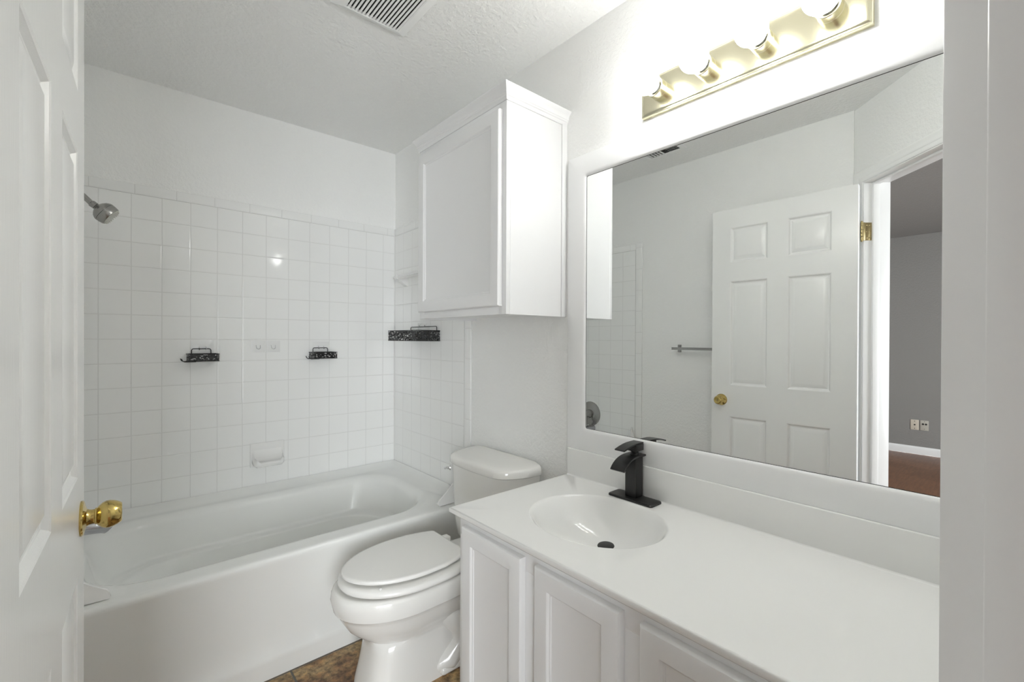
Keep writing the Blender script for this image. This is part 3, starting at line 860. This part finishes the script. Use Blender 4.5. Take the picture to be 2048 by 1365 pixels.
# ------------------------------------------------------------------ faucet
KZ_ += .0006
fa = thing('faucet', (1.281, .858, KZ_), 'matte black waterfall faucet behind the oval basin', 'faucet')
B().loft([rrect(1.241, 1.3072, .770, .936, .010, KZ_), rrect(1.241, 1.3072, .770, .936, .010, KZ_ + .0045), rrect(1.243, 1.3052, .772, .934, .009, KZ_ + .0065)], True, True, True).build('base_plate', 'black', fa, angle=40)
B().box(1.2635, 1.3045, .840, .882, KZ_ + .006, .874, .0022, 3).build('body', 'black', fa)
def sweep_strip(path, y0, y1, th):
    """a flat strip of thickness th following (x, z) points, from y0 to y1"""
    up = []; dn = []
    for i, (x, z) in enumerate(path):
        a = path[max(i - 1, 0)]; b5 = path[min(i + 1, len(path) - 1)]
        d = Vector((b5[0] - a[0], 0, b5[1] - a[1])).normalized()
        nn = Vector((-d.z, 0, d.x))
        if nn.z < 0: nn = -nn
        up.append(Vector((x, 0, z)) + nn * th / 2); dn.append(Vector((x, 0, z)) - nn * th / 2)
    rings = []
    for u_, l_ in zip(up, dn):
        rings.append([(u_.x, y0 + .002, u_.z), (u_.x, y1 - .002, u_.z), ((u_.x + l_.x) / 2, y1, (u_.z + l_.z) / 2), (l_.x, y1 - .002, l_.z), (l_.x, y0 + .002, l_.z), ((u_.x + l_.x) / 2, y0, (u_.z + l_.z) / 2)])
    return B().loft(rings, True, True, True)
arc = [(1.3115, .8765), (1.30, .8765), (1.285, .8770), (1.265, .8765), (1.247, .8745), (1.232, .8705), (1.219, .8650), (1.208, .8580), (1.199, .8500), (1.192, .8410)]
sweep_strip(arc, .833, .889, .006).build('spout', 'black', fa, angle=50)
B().lathe([(.017, 0), (.016, .004), (.013, .008), (.013, .016)], (1.288, .861, .878), (0, 0, 1), 24).build('neck', 'black', fa)
lv = B().box(1.266, 1.310, .841, .881, .892, .914, .002, 2).build('lever_block', 'black', fa)
sweep_strip([(1.309, .9165), (1.29, .9165), (1.266, .9160), (1.245, .9135), (1.225, .9095), (1.204, .9040)], .841, .881, .005).build('lever_plate', 'black', lv, angle=50)

# ================================================================== MIRROR
mi = thing('wall_mirror', (XR, .45, .84), 'large wall mirror in a flat white frame above the vanity', 'mirror')
MX = XR - .0035
MY0, MY1, MZ0, MZ1 = -.20, 1.103, .9224, 1.8736
B().poly([(MX, MY0 - .03, MZ0 - .03), (MX, MY1 + .03, MZ0 - .03), (MX, MY1 + .03, MZ1 + .03), (MX, MY0 - .03, MZ1 + .03)]).build('glass', 'mirror', mi, smooth=False)
def rr_yz(x, y0, y1, z0, z1, r, n=6):
    return [Vector((x, p.x, p.y)) for p in rrect(y0, y1, z0, z1, r, 0.0, n)]
fr = B()
oy0, oy1, oz0, oz1 = YN + .002, 1.188, .8385, 1.956
fx = XR - .013
fr.loft([rr_yz(MX - .0004, MY0, MY1, MZ0, MZ1, .008), rr_yz(MX - .0030, MY0 - .0004, MY1 + .0004, MZ0 - .0004, MZ1 + .0004, .008), rr_yz(fx + .003, MY0 - .003, MY1 + .003, MZ0 - .003, MZ1 + .003, .010), rr_yz(fx + .001, MY0 - .007, MY1 + .007, MZ0 - .007, MZ1 + .007, .013),
         rr_yz(fx, MY0 - .013, MY1 + .013, MZ0 - .013, MZ1 + .013, .016), rr_yz(fx, oy0 + .002, oy1 - .003, oz0 + .003, oz1 - .003, .002), rr_yz(fx + .001, oy0 + .001, oy1 - .001, oz0 + .001, oz1 - .001, .002), rr_yz(fx + .003, oy0, oy1, oz0, oz1, .002), rr_yz(XR, oy0, oy1, oz0, oz1, .002)], True)
fr.build('frame', 'frame', mi, angle=50)
B().loft([rr_yz(MX - .0006, MY0 - .001, MY1 + .001, MZ0 - .001, MZ1 + .001, .008), rr_yz(MX - .0006, MY0 + .0012, MY1 - .0012, MZ0 + .0012, MZ1 - .0012, .007)], True).build('edge_line', 'mirroredge', mi, smooth=False)

# ================================================================== VANITY LIGHT
vl = thing('vanity_light', (XR, .551, 2.055), 'polished brass light bar with four lit globe bulbs above the mirror', 'wall light')
LY0, LY1, LZ0, LZ1 = .245, .857, 1.994, 2.116
pr = [(0, 0), (0, .016), (.0015, .0185), (.004, .0190), (.006, .0205), (.009, .0215), (.013, .0215)]
B().panel((XR, 0, 0), (0, 1, 0), (0, 0, 1), (-1, 0, 0), (LY0, LY1, LZ0, LZ1), pr).build('back_plate', 'brassplate', vl, angle=25)
for k in range(4):
    y = .551 + (1.5 - k) * .153
    x0 = XR - .0215
    s_ = B().lathe([(.029, 0), (.029, .022), (.0283, .0225), (.0283, .0240), (.029, .0245), (.029, .046), (.0275, .0475), (.024, .0475), (.024, .040)], (x0, y, 2.052), (-1, 0, 0), 36, True, True).build('socket', 'brassplate', vl, angle=30)
    B().lathe([(.0165, .040), (.0185, .046), (.0215, .052), (.0235, .056)], (x0, y, 2.052), (-1, 0, 0), 28, False, False).build('bulb_collar', 'collar', s_)
    bp = [(.0001, .1335)] + [(.040 * math.sin(math.radians(a)), .0935 - .040 * math.cos(math.radians(a)) * -1) for a in range(10, 150, 10)][::1]
    bp = [(.0005, .1335)] + [(.040 * math.sin(math.radians(a)), .0935 + .040 * math.cos(math.radians(a))) for a in range(10, 146, 9)] + [(.0215, .0555), (.0195, .050)]
    B().lathe(bp, (x0, y, 2.052), (-1, 0, 0), 32).build('bulb', 'bulb', s_, angle=80)

# ================================================================== CEILING VENTS
ef = thing('exhaust_fan', (.692, 1.46, CEIL), 'white exhaust fan grille with dark slots on the ceiling', 'fan grille')
GX0, GX1, GY0, GY1, GZ = .594, .790, 1.345, 1.574, 2.418
fo = B()
o0 = (.552, .832, 1.300, 1.612)
def rc(x0, x1, y0, y1, z):
    return [(x0, y0, z), (x1, y0, z), (x1, y1, z), (x0, y1, z)]
fo.loft([rc(*o0, CEIL), rc(o0[0] + .001, o0[1] - .001, o0[2] + .001, o0[3] - .001, CEIL - .006), rc(GX0 - .010, GX1 + .010, GY0 - .010, GY1 + .010, GZ + .002), rc(GX0 - .006, GX1 + .006, GY0 - .006, GY1 + .006, GZ), rc(GX0, GX1, GY0, GY1, GZ), rc(GX0, GX1, GY0, GY1, GZ + .010)], True)
fo.build('cover', 'trim', ef, angle=20)
B().poly(rc(GX0 - .004, GX1 + .004, GY0 - .004, GY1 + .004, GZ + .0135)).build('dark_opening', 'blackhole', ef, smooth=False)
ns = 15
for k in range(ns):
    x = GX0 + (k + .5) * (GX1 - GX0) / ns + .002
    B().box(x - .0036, x + .0036, GY0, GY1, GZ + .0006, GZ + .0032).build('slat', 'trim', ef, smooth=False)

ar = thing('air_register', (.12, 1.517, CEIL), 'white ceiling air register with curved blades, seen in the mirror', 'air vent')
AX0, AX1, AY0, AY1 = .037, .205, 1.390, 1.645
ro = B().loft([rc(AX0, AX1, AY0, AY1, CEIL), rc(AX0 + .002, AX1 - .002, AY0 + .002, AY1 - .002, CEIL - .006), rc(AX0 + .020, AX1 - .020, AY0 + .026, AY1 - .026, CEIL - .009), rc(AX0 + .022, AX1 - .022, AY0 + .028, AY1 - .028, CEIL - .004)], True)
ro.build('frame', 'trim', ar, angle=20)
B().poly(rc(AX0 + .018, AX1 - .018, AY0 + .022, AY1 - .022, CEIL - .002)).build('dark_opening', 'blackhole', ar, smooth=False)
for k in range(6):
    x = AX0 + .030 + k * .0215
    B().loft([[(x, y, CEIL - .004), (x + .004, y, CEIL - .009), (x + .011, y, CEIL - .012), (x + .011, y, CEIL - .0112), (x + .0045, y, CEIL - .008), (x + .0008, y, CEIL - .004)] for y in (AY0 + .028, (AY0 + AY1) / 2 - .03)], True, True, True).build('blade', 'trim', ar)
for k in range(5):
    y = AY1 - .040 - k * .020
    B().box(AX0 + .022, AX1 - .022, y, y + .003, CEIL - .012, CEIL - .004).build('blade', 'trim', ar, smooth=False)

# ================================================================== OUTLET PLATES on the far bedroom wall
def plate(y0, y1, z0, z1, mat, label, holes):
    t = thing('outlet_plate', (BX0, (y0 + y1) / 2, z0), label, 'outlet plate', 'outlet plates on the bedroom wall')
    B().box(BX0, BX0 + .006, y0, y1, z0, z1, .0025, 2).build('cover', mat, t)
    for hy, hz, r in holes:
        B().lathe([(r, 0), (r, .0012)], (BX0 + .0060, hy, hz), (1, 0, 0), 14).build('jack' if r > .005 else 'screw', 'blackhole', t)
plate(.819, .889, .266, .379, 'almond', 'almond phone jack plate on the bedroom wall, left one in the mirror', [(.854, .323, .008), (.854, .362, .004), (.854, .283, .004)])
plate(.738, .808, .268, .379, 'greyplate', 'grey plate with two dark jacks on the bedroom wall, right one in the mirror', [(.785, .338, .010), (.760, .338, .010), (.773, .367, .003), (.773, .285, .003)])
